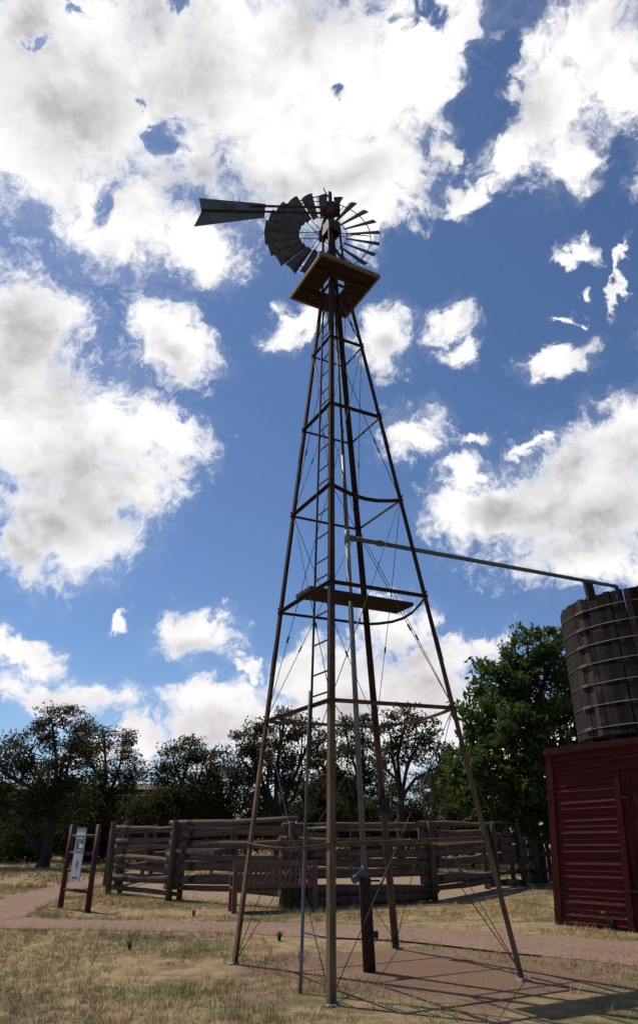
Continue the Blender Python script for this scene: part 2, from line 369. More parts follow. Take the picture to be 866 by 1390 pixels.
for k in 'LNRB':
    i = 'LNRB'.index(k); nb = [q for f in FACES if k in f for q in f if q != k]
    m = MB(); t0, t1 = -.03, TP+1.75
    segs = [(t0, TP), (TP, t1)]
    for a, b in segs:
        pa, pb = leg(k, a), leg(k, b)
        d1 = (leg(nb[0], 3)-leg(k, 3)).normalized(); d2 = (leg(nb[1], 3)-leg(k, 3)).normalized()
        w = .076 if a < TP else .05
        o, d = lprofile(pa, pb, d1, d2, w, .009)
        m.prism(o, d)
    for _, t in RINGS:                                # splice bolts
        p = leg(k, t, .004)
        m.box(p+AX*.05, (.022, .022, .022)); m.box(p-AX*.03, (.022, .022, .022))
    for t in (3.6, 7.2):                              # splice plates
        o, d = lprofile(leg(k, t, .006), leg(k, t+.35, .006), d1, d2, .075, .006); m.prism(o, d)
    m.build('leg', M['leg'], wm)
    f = MB(); c = leg(k, 0); c = Vector((c.x, c.y, 0)); vs = []
    for j in range(10):
        a = j/10*2*math.pi; r = .10+.05*random.random(); vs.append((c.x+r*math.cos(a), c.y+r*math.sin(a), -.05))
    for j in range(10):
        a = j/10*2*math.pi; r = .06+.04*random.random(); vs.append((c.x+r*math.cos(a), c.y+r*math.sin(a), .005+.03*random.random()))
    f.add(vs, [(j, (j+1) % 10, 10+(j+1) % 10, 10+j) for j in range(10)]+[tuple(range(10, 20))]); f.build('footing', M['concrete'], wm)
SAG = {('F', 'L', 'N'): (.02, -.05), ('F', 'R', 'B'): (.02, -.05), ('D', 'R', 'B'): (.16, -.10), ('C', 'N', 'R'): (-.05, -.10), ('D', 'L', 'N'): (.05, -.03), ('E', 'R', 'B'): (.10, -.03)}
for rn, t in RINGS+[('P', TP-.12)]:
    for a, b in FACES:
        p, q = leg(a, t), leg(b, t); n = 7; m = MB(); out, dz = SAG.get((rn, a, b), (0, 0))
        mid = (p+q)/2-(C0+AX*t); mid.normalize(); pts = []
        for j in range(n):
            s = j/(n-1); w = math.sin(math.pi*s); pts.append(p.lerp(q, s)+mid*out*w+Vector((0, 0, dz*w)))
        wd = .042 if t < 8 else .036
        for u, v in zip(pts[:-1], pts[1:]):
            m.beam(u, v, wd, .007); 
            e = (v-u).normalized()*.0
            m.beam(u-mid*wd*.5-Vector((0, 0, wd/2)), v-mid*wd*.5-Vector((0, 0, wd/2)), .007, wd)
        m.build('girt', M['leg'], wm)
BAYS = [(.05, 2.967), (2.967, 6.214), (6.214, 9.474), (9.474, TP-.1)]
for t0, t1 in BAYS:
    for a, b in FACES:
        for u, v in ((a, b), (b, a)):
            m = MB(); p, q = leg(u, t0, -.03), leg(v, t1, -.03); n = 6
            sag = Vector((random.uniform(-.02, .02), random.uniform(-.02, .02), -.015))
            pts = [p.lerp(q, j/n)+sag*math.sin(math.pi*j/n) for j in range(n+1)]
            m.tube(pts, .0055, 5)
            c = pts[2]; d = (pts[3]-pts[2]).normalized()
            m.beam(c-d*.05, c+d*.05, .022, .022)      # turnbuckle
            m.build('brace_wire', M['wire'], wm)
# ladder: one rail beside the near leg, rungs run to the leg
lad = node('ladder', wm)
def railp(t):
    w = .57-.027*t; p = leg('N', t); q = leg('L', t); return p+(q-p).normalized()*w
for a, b, r, mt in ((2.2, 10.9, .017, 'steel_dark'), (-.02, 3.15, .02, 'galv')):
    off = Vector((0, 0, 0)) if a > 1 else (leg('L', 1)-leg('N', 1)).normalized()*.055
    MB().tube([railp(a+(b-a)*j/6)+off for j in range(7)], r, 7).build('rail', M[mt], lad)
for t in [.55, 1.55] + [2.1+.41*j for j in range(22)]:
    if any(abs(t-x) < .1 for _, x in RINGS): t += .14
    if t > 2.2 or True:
        MB().tube([railp(t), leg('N', t, -.02)], .012, 6).build('rung', M['steel_dark' if t > 2 else 'galv_dark'], lad)
# platform
pl = node('platform', wm)
HP = .885
def pc(k, s, dz=0): th = rad(ANG[k])+ROT; return C0+AX*(TP+dz)+(E1*math.cos(th)+E2*math.sin(th))*s
ux = (pc('R', HP)-pc('N', HP)); side = ux.length; ux.normalize(); uy = (pc('L', HP)-pc('N', HP)).normalized()
cen = C0+AX*TP
Rm = Matrix((ux, uy, AX)).transposed()
dk = MB(); nb_ = 9; bw = side/nb_
hx0, hx1, hy0, hy1 = -.22, .22, -.20, .26               # opening the legs pass through
for j in range(nb_):
    x = -side/2+bw*(j+.5); w = bw-.004
    if hx0-.02 < x < hx1+.02:
        for y0, y1 in ((-side/2, hy0), (hy1, side/2)):
            dk.box(cen+Rm @ Vector((x, (y0+y1)/2, .02)), (w, y1-y0, .032), Rm)
    else: dk.box(cen+Rm @ Vector((x, 0, .02)), (w, side, .032), Rm)
dk.build('deck', M['deck'], pl)
jo = MB()
for y in (-.30, .34): jo.box(cen+Rm @ Vector((0, y, -.035)), (side-.02, .05, .07), Rm)
jo.build('joists', M['deck'], pl)
for cx, cy, sx, sy in ((0, -side/2-.02, side+.08, .036), (0, side/2+.02, side+.08, .036), (-side/2-.02, 0, .036, side), (side/2+.02, 0, .036, side)):
    MB().box(cen+Rm @ Vector((cx, cy, .0)), (sx, sy, .085), Rm).build('edge_board', M['edge_wood'], pl)
# head: cap, mast, gearbox
capz = TP+1.75; capc = C0+AX*capz
m = MB()
for a, b in FACES: m.add([leg(a, capz-.28, .012), leg(b, capz-.28, .012), leg(b, capz+.03, .01), leg(a, capz+.03, .01)], [(0, 1, 2, 3)])
m.add([leg(k, capz+.03, .01) for k in 'LNRB'], [(0, 1, 2, 3)]); m.build('cap', M['steel_dark'], wm)
MB().tube([capc-AX*1.8, capc-AX*.1, capc+AX*.25, capc+AX*1.02], [.05, .055, .06, .055], 10).build('mast', M['steel_dark'], wm)
yaw = rad(4); W = Vector((.075, 10.44, 13.29))           # wheel centre
wx = Vector((math.cos(yaw), math.sin(yaw), 0)); wy = Vector((-math.sin(yaw), math.cos(yaw), 0)); wz = Vector((0, 0, 1))
hub0 = Vector((capc.x-.03, capc.y, 13.29))
g = MB(); c = hub0.lerp(W, .35)
g.box(hub0+Vector((0, .02, .05)), (.19, .26, .30)); g.tube([hub0+wy*-.12, W-wy*.02], .075, 10); g.box(hub0+Vector((.15, .05, .12)), (.16, .22, .22))
g.tube([hub0+Vector((.13, 0, .2)), hub0+Vector((.14, 0, .36))], .022, 8); g.tube([hub0+Vector((.14, 0, .33)), hub0+Vector((.14, 0, .41))], [.03, .05], 8)
g.tube([hub0+Vector((-.02, -.02, .4)), hub0+Vector((-.13, -.05, .68))], .014, 6)
g.box(hub0+Vector((-.13, 0, .02)), (.12, .16, .14)); g.box(hub0+Vector((.02, -.1, -.16)), (.16, .14, .12))
g.build('gearbox', M['steel_dark'], wm)
MB().tube([hub0+Vector((.04, 0, -.1)), C0+AX*11.0, C0+AX*6.3+Vector((.02, 0, 0))], .016, 6).build('pump_rod', M['steel_dark'], wm)
wh = node('wheel', wm, W-C0)
def wp(r, th, y=0.0): return W+(wx*math.cos(th)+wz*math.sin(th))*r+wy*y
RW = 1.30
NBL = 22
for k in range(NBL):
    th = 2*math.pi*(k+.5)/NBL; er = wx*math.cos(th)+wz*math.sin(th); et = -wx*math.sin(th)+wz*math.cos(th)
    beta0 = rad(29); vs = []; nr, nc = 5, 5; ins = .40*RW
    for j in range(nr):
        s = j/(nr-1); r = ins+(RW-ins)*s; chord = .125+(.295-.125)*s; beta = beta0+rad(5)*(1-s)
        cd = et*math.cos(beta)+wy*math.sin(beta); nn = er.cross(cd)
        for i in range(nc):
            u = i/(nc-1)-.5; vs.append(W+er*r+cd*chord*u+nn*(.040*(1-4*u*u))*(.5+.5*s))
    n = len(vs); off = [Vector(v) for v in vs]
    th_ = (wx*0+er.cross(et*math.cos(beta0)+wy*math.sin(beta0))).normalized()*.003
    b = MB(); b.add(vs+[v+th_ for v in off], [(j*nc+i, j*nc+i+1, (j+1)*nc+i+1, (j+1)*nc+i) for j in range(nr-1) for i in range(nc-1)]
        + [(n+j*nc+i, n+(j+1)*nc+i, n+(j+1)*nc+i+1, n+j*nc+i+1) for j in range(nr-1) for i in range(nc-1)]
        + [(i, n+i, n+i+1, i+1) for i in range(nc-1)] + [((nr-1)*nc+i, (nr-1)*nc+i+1, n+(nr-1)*nc+i+1, n+(nr-1)*nc+i) for i in range(nc-1)]
        + [(j*nc, (j+1)*nc, n+(j+1)*nc, n+j*nc) for j in range(nr-1)] + [(j*nc+nc-1, n+j*nc+nc-1, n+(j+1)*nc+nc-1, (j+1)*nc+nc-1) for j in range(nr-1)])
    b.build('blade', M['blade'], wh)
for r, y, rr in ((RW*.84, -.012, .011), (RW*.43, -.012, .011)):
    MB().tube([wp(r, 2*math.pi*j/72, y) for j in range(73)], rr, 6, False).build('rim', M['steel_dark'], wh)
for k in range(6):
    th = 2*math.pi*k/6+.1
    for y in (-.10, .10): MB().tube([wp(.07, th, y), wp(RW*.84, th+.05*(1 if y > 0 else -1), 0)], .010, 6).build('spoke', M['steel_dark'], wh)
MB().tube([W-wy*.15, W-wy*.12, W+wy*.12, W+wy*.15], [.06, .09, .09, .05], 12).build('hub', M['steel_dark'], wh)
# tail
tl = node('tail', wm)
vo = [(-1.15, 9.72, 13.44), (-1.16, 9.72, 13.01), (-2.62, 9.65, 12.66), (-2.50, 9.655, 13.13), (-2.59, 9.65, 13.54)]
MB().prism(vo, (0, .006, 0)).build('vane', M['vane'], tl)
bo = MB(); bo.beam((-2.50, 9.635, 13.14), (hub0.x, hub0.y-.08, 13.14), .03, .045); bo.beam((-1.5, 9.69, 13.34), (hub0.x, hub0.y-.05, 13.36), .03, .045)
bo.beam((-.75, 9.72, 13.15), (-.75, 9.72, 13.35), .025, .03)
bo.build('boom', M['steel_dark'], tl)
MB().tube([capc+AX*1.0, Vector((-.95, 9.73, 13.36))], .013, 6).build('strut', M['steel_dark'], tl)
# black electrical box clamped on the far leg
eb = MB(); p = leg('B', 1.83); eb.box(p+Vector((0, -.07, 0)), (.17, .10, .20)); eb.box(p+Vector((-.13, -.07, .03)), (.09, .06, .06)); eb.tube([p+Vector((0, -.07, .09)), p+Vector((0, -.07, .24))], .02, 8)
o = eb.build('electrical_box', M['box'], wm)

# plank lying across the girts
t = 4.62; A1 = leg('N', t).lerp(leg('L', t), .50)+Vector((0, 0, .03)); B1 = leg('R', t).lerp(leg('B', t), .47)+Vector((.09, .07, .0))
d = (B1-A1).normalized(); sd = d.cross(Vector((0, 0, 1))).normalized(); pk = MB()
for s in (-1, 1): pk.beam(A1+d*.0+sd*s*.125, B1+d*.06+sd*s*.125, .235, .055)
tag(pk.build('plank', M['deck']), 'weathered wooden plank lying across the windmill girts halfway up', 'plank')

# ------------------------------------------------------------------ well pipe
wc = C0.copy(); wp_ = thing('well_pipe', 'grey well pipe rising inside the windmill legs and branching off to the wooden tank', 'pipe', wc)
ctop = C0+AX*.97
MB().tube([C0-AX*.05, C0+AX*.93, ctop], [.078, .078, .078], 14).build('casing', M['casing'], wp_)
TZ = 5.68; tee = C0+AX*TZ
MB().tube([ctop-AX*.02, tee+AX*.1], .040, 10).build('riser', M['galv'], wp_)
MB().tube([tee+AX*.1, C0+AX*7.2], .036, 10).build('upper_riser', M['galv_dark'], wp_)
MB().tube([C0+AX*7.1, C0+AX*7.2, C0+AX*10.9], [.03, .022, .02], 8).build('pump_rod_guide', M['steel_dark'], wp_)
e = MB(); e.tube([ctop-AX*.03, ctop+AX*.02, ctop+AX*.09], [.048, .05, .045], 12)
e.tube([ctop+AX*.13, ctop+AX*.06+Vector((-.02, -.02, 0)), ctop+AX*.03+Vector((-.12, -.08, -.03))], [.042, .046, .036], 10)
e.tube([ctop+AX*.03+Vector((-.09, -.06, -.02)), ctop+AX*.02+Vector((-.15, -.10, -.04))], [.046, .046], 8)
e.build('elbow', M['galv_dark'], wp_)
MB().tube([ctop-AX*.03, ctop-AX*.03+Vector((.19, 0, 0))], .013, 6).build('stub', M['iron'], wp_)
h = MB(); hp = C0+AX*.38; h.tube([hp+Vector((.05, -.07, 0)), hp+Vector((.12, -.09, 0))], [.03, .045], 8); h.tube([hp+Vector((.06, -.07, .02)), hp+Vector((-.02, -.09, -.12))], .012, 6)
h.build('spigot', M['iron'], wp_)
PEND = at(833, 795.5, 13.75)
dd = (PEND-tee).normalized()
MB().tube([tee-AX*.12, tee+AX*.12], [.048, .048], 10).build('tee', M['galv'], wp_)
q = MB(); q.tube([tee, PEND-Vector((0, 0, .0))], .040, 9); q.tube([tee+dd*.05, tee+dd*.16], .052, 9); j = tee+dd*.62; q.tube([j, j+dd*.1], .054, 9)
q.tube([PEND, PEND+dd*.08, PEND+dd*.1+Vector((0, 0, -.2))], .045, 9); q.build('delivery_pipe', M['galv_dark'], wp_)

# ------------------------------------------------------------------ shed
BL, TL = gp(757, 1255), at(743, 1026, 14.30)
ang = rad(-46); dr = Vector((math.cos(ang), math.sin(ang), 0)); LEN = 4.9
_n = dr.cross(Vector((0, 0, 1))); _v = ray(743, 1026); TL = Vector((0, 0, CAMZ))+_v*((BL-Vector((0, 0, CAMZ))).dot(_n)/_v.dot(_n)); LN = TL-BL
SB = [BL, BL+dr*LEN, BL+dr*LEN+LN+Vector((0, 0, .22)), TL]     # front wall: bottom-left, bottom-right, top-right, top-left
def sw(u, v, out=0.0):
    p = (SB[0]*(1-u)+SB[1]*u)*(1-v)+(SB[3]*(1-u)+SB[2]*u)*v
    return p+NRM*out
NRM = Vector((dr.y, -dr.x, 0)).normalized()
if NRM.y > 0: NRM = -NRM
shed = thing('shed', 'dark red clapboard shed with a plank door below the wooden water tank', 'shed', BL)
DU0, DU1 = .285, .56
def laps(m, u0, u1, v0, v1, n):
    for i in range(n):
        a = v0+(v1-v0)*i/n; b = v0+(v1-v0)*(i+1)/n+.002; o = .036+random.uniform(-.005, .006); w = random.uniform(-.0015, .0015)
        vs = [sw(u0, a+w, o), sw(u1, a-w, o), sw(u1, b, .004), sw(u0, b, .004), sw(u0, a+w, .002), sw(u1, a-w, .002)]
        m.add(vs, [(0, 1, 2, 3), (4, 5, 1, 0), (0, 3, 4), (1, 5, 2)])
wl = MB(); NL = 27; top_l = .865
laps(wl, .024, DU0-.022, .02, top_l, 24); laps(wl, DU1+.022, .976, .02, top_l, 24); laps(wl, .024, .976, top_l, .985, 4)
back = -dr.cross(Vector((0, 0, 1))).normalized(); 
if back.dot(NRM) > 0: back = -back
DEP = 4.6
q = [SB[0], SB[1], SB[2], SB[3]]; qb = [p+back*DEP for p in q]
wl.add(q+qb, [(0, 3, 2, 1), (4, 5, 6, 7), (0, 4, 7, 3), (1, 2, 6, 5)])
wl.build('wall', M['siding'], shed)
def vbar(u0, u1, v0, v1, o0, o1):
    f = [sw(u0, v0, o0), sw(u1, v0, o0), sw(u1, v1, o0), sw(u0, v1, o0)]; g_ = [sw(u0, v0, o1), sw(u1, v0, o1), sw(u1, v1, o1), sw(u0, v1, o1)]
    return f+g_, [(0, 3, 2, 1), (4, 5, 6, 7), (0, 1, 5, 4), (1, 2, 6, 5), (2, 3, 7, 6), (3, 0, 4, 7)]
MB().add(*vbar(-.006, .022, .0, 1.0, -.02, .052)).build('corner_board', M['red_trim'], shed)
MB().add(*vbar(.978, 1.006, .0, 1.0, -.02, .052)).build('corner_board', M['red_trim'], shed)
fr = MB(); fr.add(*vbar(DU0-.022, DU0, .01, top_l, -.01, .05)); fr.add(*vbar(DU1, DU1+.022, .01, top_l, -.01, .05)); fr.add(*vbar(DU0-.022, DU1+.022, top_l-.001, top_l+.03, -.01, .053))
fr.build('door_frame', M['red_trim'], shed)
dr_ = MB(); nb2 = 7
for i in range(nb2):
    u0 = DU0+.003+(DU1-DU0-.006)*i/nb2; u1 = DU0+.003+(DU1-DU0-.006)*(i+1)/nb2-.0015
    dr_.add(*vbar(u0, u1, .035, top_l-.008, -.005, .020+random.uniform(0, .005)))
door = dr_.build('door', M['red_door'], shed)
for v in (.2, .70):
    hg = MB(); hg.add(*vbar(DU0-.010, DU0+.030, v, v+.012, .027, .056)); hg.build('hinge', M['iron'], door)
hg = MB(); hg.add(*vbar(DU0+.085, DU0+.10, .55, .565, .022, .045)); hg.add(*vbar(DU0+.07, DU0+.08, .552, .562, .022, .04)); hg.build('latch', M['iron'], door)
MB().add(*vbar(-.009, 1.03, 1.0, 1.03, -.10, .10)).build('fascia', M['red_trim'], shed)
rf = MB(); e = [SB[3]-dr*.03+NRM*.07, SB[2]+dr*.15+NRM*.07]; e = [p+Vector((0, 0, .05)) for p in e]
f_ = [e[0], e[1], e[1]+back*(DEP+.3), e[0]+back*(DEP+.3)]; rf.prism(f_, (0, 0, .07)); rf.build('roof', M['deck'], shed)

# ------------------------------------------------------------------ water tank
TC = Vector((7.80, 15.25, 0)); TZ0, TZ1, TR0, TR1 = 3.22, 6.14, 2.04, 1.96
tk = thing('water_tank', 'large round weathered wooden stave tank bound with thin steel hoops on the red shed', 'water tank', (TC.x, TC.y, TZ0))
def tank_stage():
    m = MB()
    for i in range(7):
        x = -1.8+.6*i; L = math.sqrt(max(.2, 2.0**2-x*x))
        m.beam(TC+dr*x-back*L+Vector((0, 0, TZ0-.11)), TC+dr*x+back*L+Vector((0, 0, TZ0-.11)), .12, .16)
    m.tube([TC+Vector((0, 0, TZ0-.03)), TC+Vector((0, 0, TZ0+.02))], [1.98, 1.98], 48)
    return m
tank_stage().build('base_joists', M['deck'], tk)

def px_of(P):
    X, Y, Z = P[0], P[1], P[2]-CAMZ; d = Y*cp+Z*sp; return 433+F*X/d, 650-F*(Z*cp-Y*sp)/d
cam_az = math.atan2(-TC.y, -TC.x); NS = 84; st = MB()
def tr(z): return TR0+(TR1-TR0)*(z-TZ0)/(TZ1-TZ0)
def tp(a, z, o=0.0): return Vector((TC.x+(tr(z)+o)*math.cos(a), TC.y+(tr(z)+o)*math.sin(a), z))
slits = set()
for tx in (834, 846):                                    # two shrunken staves let the sky through near the rim
    slits.add(min(range(NS), key=lambda i: abs(px_of(tp(2*math.pi*i/NS-math.pi, 5.85))[0]-tx) + (99 if tp(2*math.pi*i/NS-math.pi, 6).y > TC.y else 0)))
for i in range(NS):
    a0 = 2*math.pi*i/NS-math.pi; a1 = 2*math.pi*(i+1)/NS-math.pi
    ztop = TZ1+random.uniform(-.03, .025); rr = random.uniform(-.006, .006); zs = [TZ0, TZ1-.84, TZ1-.14, ztop]; vs = []
    for k, z in enumerate(zs):
        e0 = .0006 if not (i in slits and k >= 2) else .0065
        e1 = .0006 if not ((i+1) % NS in slits and k >= 2) else .0065
        for o in (rr, rr-.055):
            for a in (a0+e0, a1-e1): vs.append(tp(a, z, o))
    fs = [(0, 2, 3, 1), (12, 13, 15, 14)]
    for k in range(3):
        b = 4*k; fs += [(b, b+1, b+5, b+4), (b+2, b+6, b+7, b+3), (b, b+4, b+6, b+2), (b+1, b+3, b+7, b+5)]
    st.add(vs, fs)
st.build('staves', M['tank'], tk)
HZ = [3.40, 3.74, 4.13, 4.53, 4.93, 5.31, 5.70, ]
HZ = [TZ0+.16, TZ0+.60, TZ0+1.04, TZ0+1.46, TZ0+1.86, TZ0+2.24, TZ0+2.62]
for hi, z in enumerate(HZ):
    m = MB(); w = random.uniform(-.008, .008)
    m.tube([tp(2*math.pi*j/80, z+w*math.sin(2*math.pi*j/80+hi)+.0015*math.sin(5*j), .010) for j in range(81)], .0085, 6, False)
    hp_ = m.build('hoop', M['hoop'], tk)
    la = cam_az-rad(52)+rad(4)*hi*.35+random.uniform(-.015, .015); lg = MB()
    ta = Vector((-math.sin(la), math.cos(la), 0))
    c = tp(la, z, .03); lg.beam(c-ta*.11, c+ta*.11, .045, .038); lg.tube([c-ta*.17+Vector((0, 0, .018)), c+ta*.17+Vector((0, 0, .018))], .012, 6); lg.tube([c-ta*.15-Vector((0, 0, .018)), c+ta*.15-Vector((0, 0, .018))], .012, 6)
    lg.build('lug', M['hoop'], hp_)
sb = MB(); p0 = at(801, 806, 13.95); sb.beam(p0-Vector((0, 0, .14)), Vector((p0.x-.02, p0.y, p0.z+.30)), .17, .12, (0, 1, 0))
tag(sb.build('pipe_support', M['deck']), 'short wooden block on the tank rim holding up the long pipe', 'support block')

# ------------------------------------------------------------------ corral fence of stacked logs
FP = [gp(155, 1213), gp(236, 1222), gp(393, 1233), gp(583, 1223), gp(669, 1207), gp(705, 1203)]
LV = [.13, .36, .60, .83, 1.06, 1.27, 1.45, 1.60]
def log_between(m_or_none, p, q, r0, r1, parent):
    n = 7; pts = []; side = (q-p).cross(Vector((0, 0, 1))).normalized(); a, b = random.uniform(-.05, .05), random.uniform(-.04, .04)
    for j in range(n):
        s = j/(n-1); pts.append(p.lerp(q, s)+side*a*math.sin(math.pi*s)+Vector((0, 0, b*math.sin(math.pi*s)+random.uniform(-.008, .008))))
    L = (q-p).length; org = p; d = (q-p).normalized()
    x = d; y = Vector((0, 0, 1)).cross(x).normalized(); z = x.cross(y); Rl = Matrix((x, y, z))
    m = MB(); m.tube([Rl @ (v-org) for v in pts], [(r0+(r1-r0)*j/(n-1))*random.uniform(.9, 1.1) for j in range(n)], 9)
    o = m.build('log_rail', M['log']); o.parent = parent; o.location = org-parent.location; o.rotation_euler = Rl.transposed().to_euler()
    return o
def post(parent, p, h, r, lean=(0, 0), mat='post'):
    m = MB(); m.tube([p-Vector((0, 0, .1)), p+Vector((lean[0]*.5, lean[1]*.5, h*.5)), p+Vector((lean[0], lean[1], h-.02)), p+Vector((lean[0], lean[1], h))], [r*1.08, r, r*.95, r*.8], 10)
    return m.build('post', M[mat], parent)
def corral(name, label, pts, levels, gid, front=True, skip=0.0, h=1.66):
    fe = thing(name, label, 'fence', pts[0])
    for i, p in enumerate(pts):
        a = pts[max(i-1, 0)]; b = pts[min(i+1, len(pts)-1)]; t = (b-a).normalized(); nn = Vector((t.y, -t.x, 0))
        if nn.dot(-p) < 0: nn = -nn
        r = .074 if front else .07
        post(fe, p+nn*.17, h+random.uniform(-.02, .04), r, (random.uniform(-.03, .03)-(.10 if i == 0 and front else 0), 0))
        post(fe, p-nn*.17, h+random.uniform(-.1, .04), r*.9, (random.uniform(-.03, .03), 0))
    for i in range(len(pts)-1):
        a, b = pts[i], pts[i+1]; d = (b-a).normalized(); off = .0 if i % 2 == 0 else .075; L = (b-a).length
        for z in levels:
            if random.random() < skip: continue
            r = random.choice((.058, .068, .078, .088, .098, .105)) if z < 1.4 else random.uniform(.035, .06)
            e0, e1 = random.uniform(.12, .34), random.uniform(.12, .34)
            sft = random.uniform(-.06, .06)
            p = a-d*e0+Vector((0, 0, z+off+sft)); q = b+d*e1+Vector((0, 0, z+off+sft+random.uniform(-.10, .10)))
            if p.z-r < 0: p.z = r
            if q.z-r < 0: q.z = r
            if random.random() < .5: log_between(None, p, q, r*1.1, r*.85, fe)
            else: log_between(None, p, q, r*.85, r*1.1, fe)
    return fe
corral('corral_fence', 'corral fence of stacked grey brown logs between paired round posts behind the bench', FP, LV, 0)
FB = [Vector(p) for p in ((7.6, 24.6, 0), (7.4, 27.6, 0), (4.6, 30.2, 0), (.6, 31.2, .0), (-3.4, 30.0, 0), (-6.0, 26.6, 0), (-6.2, 22.9, 0))]
corral('corral_fence', 'far side of the log corral seen through the gaps of the nearer rails', FB, [.35, .8, 1.2, 1.5], 1, False, .12, 1.6)
# gate of upright slats where the corral meets the big tree
gt = thing('corral_gate', 'dark corral gate of rails with yellow light between its slats beside the broad tree', 'gate', FP[5])
ga, gb = FP[5]+Vector((.12, .1, 0)), FP[5]+Vector((.82, 1.25, 0))
for z in (.35, .68, 1.02, 1.33, 1.6): MB().beam(ga+Vector((0, 0, z)), gb+Vector((0, 0, z)), .05, .11).build('rail', M['log'], gt)
for s in (0, .2, .36, .55, .75, 1): 
    p = ga.lerp(gb, s); MB().beam(p+Vector((.03, -.03, .05)), p+Vector((.03, -.03, 1.68)), .05, .10 if s in (0, 1) else .05, (1, 0, 0)).build('upright', M['log'], gt)
fe = thing('rail_fence', 'dark rail fence running from the gate to behind the red shed', 'fence', (6.7, 22.6, 0))
rp = [Vector((6.75, 23.6, 0)), Vector((9.2, 22.6, 0)), Vector((11.8, 21.6, 0))]
for p in rp: post(fe, p, 1.55, .09)
for a, b in zip(rp[:-1], rp[1:]):
    for z in (.4, .8, 1.15, 1.45): log_between(None, a+Vector((0, 0, z)), b+Vector((0, 0, z)), .07, .06, fe)

# ------------------------------------------------------------------ benches
def bench(name, label, loc, rz, W_=1.75, mat='bench', n=15):
    b = thing(name, label, 'bench', (0, 0, 0), None)
    m = MB(); m.box((0, .03, .87), (W_, .045, .085)); m.box((0, 0.03, .47), (W_, .04, .07)); m.box((0, .03, .66), (W_, .03, .05))
    m.box((0, .029, .665), (.12, .036, .33)) ; m.build('back_frame', M[mat], b)
    m = MB(); 
    for i in range(n):
        x = -W_/2+.10+(W_-.2)*(i+.5)/n
        m.box((x, .030, .67), ((W_-.2)/n*.52, .018, .335))
    m.build('back_slats', M[mat], b)
    m = MB()
    for j in range(5): m.box((0, .09+.095*j, .43), (W_, .08, .03))
    m.box((0, .5, .39), (W_, .035, .07)); m.build('seat', M[mat], b)
    for s in (-1, 1):
        MB().box((s*(W_/2-.05), .035, .455), (.10, .07, .91)).build('leg', M[mat], b)
        MB().box((s*(W_/2-.05), .47, .325), (.10, .07, .65)).build('leg', M[mat], b)
        MB().box((s*(W_/2-.05), .27, .665), (.10, .52, .035)).build('armrest', M[mat], b)
    b.location = loc; b.rotation_euler = (0, 0, rz)
    return b
b0, b1 = gp(317, 1241), gp(428, 1236)
bm_ = (b0+b1)/2; bench('bench', 'brown slatted wooden bench seen from behind, facing the log corral', bm_, math.atan2((b1-b0).y, (b1-b0).x)-.12, (b1-b0).length*1.02)
M['pale_wood'] = mottled('pale_weathered_wood', (.30, .24, .21), (.22, .17, .15), 7, .8)
bench('bench', 'small pale slatted bench inside the corral, seen between the logs', (-4.35, 25.4, 0), rad(3), 1.6, 'pale_wood', 17)

# ------------------------------------------------------------------ sign
sg0, sg1 = gp(82, 1233), gp(119, 1239)
sgn = thing('ladder_sign', 'reddish ladder-shaped wooden sign frame holding a tall pale blue banner', 'sign', (sg0+sg1)/2)
sd_ = (sg1-sg0); sd_.z = 0; SW = sd_.length; sd_.normalize(); up_ = (Vector((0, 0, 1))-sd_*.05+Vector((.0, .06, 0))).normalized()
fwd = sd_.cross(up_).normalized()
if fwd.y > 0: fwd = -fwd
SH = 1.60
for b in (sg0, sg1): MB().tube([b-up_*.1, b+up_*SH*.5, b+up_*SH], [.062, .055, .052], 10).build('post', M['sign_wood'], sgn)
for hgt in (.36, .72, 1.05, 1.38): MB().tube([sg0+up_*hgt-sd_*.02, sg1+up_*hgt+sd_*.02], .034, 9).build('rung', M['sign_wood'], sgn)
M['banner'] = mottled('pale_blue_banner', (.40, .47, .50), (.34, .41, .45), 3, .6)
M['ban_white'] = mottled('banner_white', (.66, .68, .68), (.6, .62, .62), 8, .6)
M['ban_dark'] = mottled('banner_photo', (.035, .05, .075), (.14, .18, .21), 9, .6)
M['ban_red'] = mottled('banner_red', (.42, .075, .08), (.36, .06, .07), 8, .6)
M['ban_text'] = mottled('banner_ink', (.03, .03, .045), (.04, .04, .05), 8, .6)
BW, BZ0, BZ1 = .40, .52, 1.52
bc = (sg0+sg1)/2+fwd*.055
def bp(u, v, o=0.0): return bc+sd_*(u*BW/2)+up_*(BZ0+(BZ1-BZ0)*v)+fwd*o
def bq(m, u0, u1, v0, v1, o0, o1):
    a = [bp(u0, v0, o1), bp(u1, v0, o1), bp(u1, v1, o1), bp(u0, v1, o1)]; b = [bp(u0, v0, o0), bp(u1, v0, o0), bp(u1, v1, o0), bp(u0, v1, o0)]
    m.add(a+b, [(0, 1, 2, 3), (7, 6, 5, 4), (0, 4, 5, 1), (1, 5, 6, 2), (2, 6, 7, 3), (3, 7, 4, 0)]); return m
ban = bq(MB(), -1, 1, 0, 1, 0, .022).build('banner', M['banner'], sgn)
bq(MB(), -1.12, 1.12, 1.0, 1.03, -.005, .03).build('top_rail', M['edge_wood'], ban)
bq(MB(), -.86, .86, .545, .86, .0222, .0245).build('picture', M['ban_dark'], ban)
bq(MB(), -.86, .86, .545, .615, .0247, .0265).build('red_stripe', M['ban_red'], ban)
tx = MB()
for u0, u1, v0, v1 in ((-.78, -.5, .87, .915), (-.42, -.1, .87, .92), (-.02, .3, .87, .92), (.38, .76, .87, .91), (-.6, -.2, .80, .83), (.0, .55, .80, .83), (.0, .8, .63, .70)): bq(tx, u0, u1, v0, v1, .0247, .0268)
for i in range(9): bq(tx, -.72+.16*i, -.60+.16*i, .575, .592, .0267, .028)
tx.build('heading', M['ban_white'], ban)
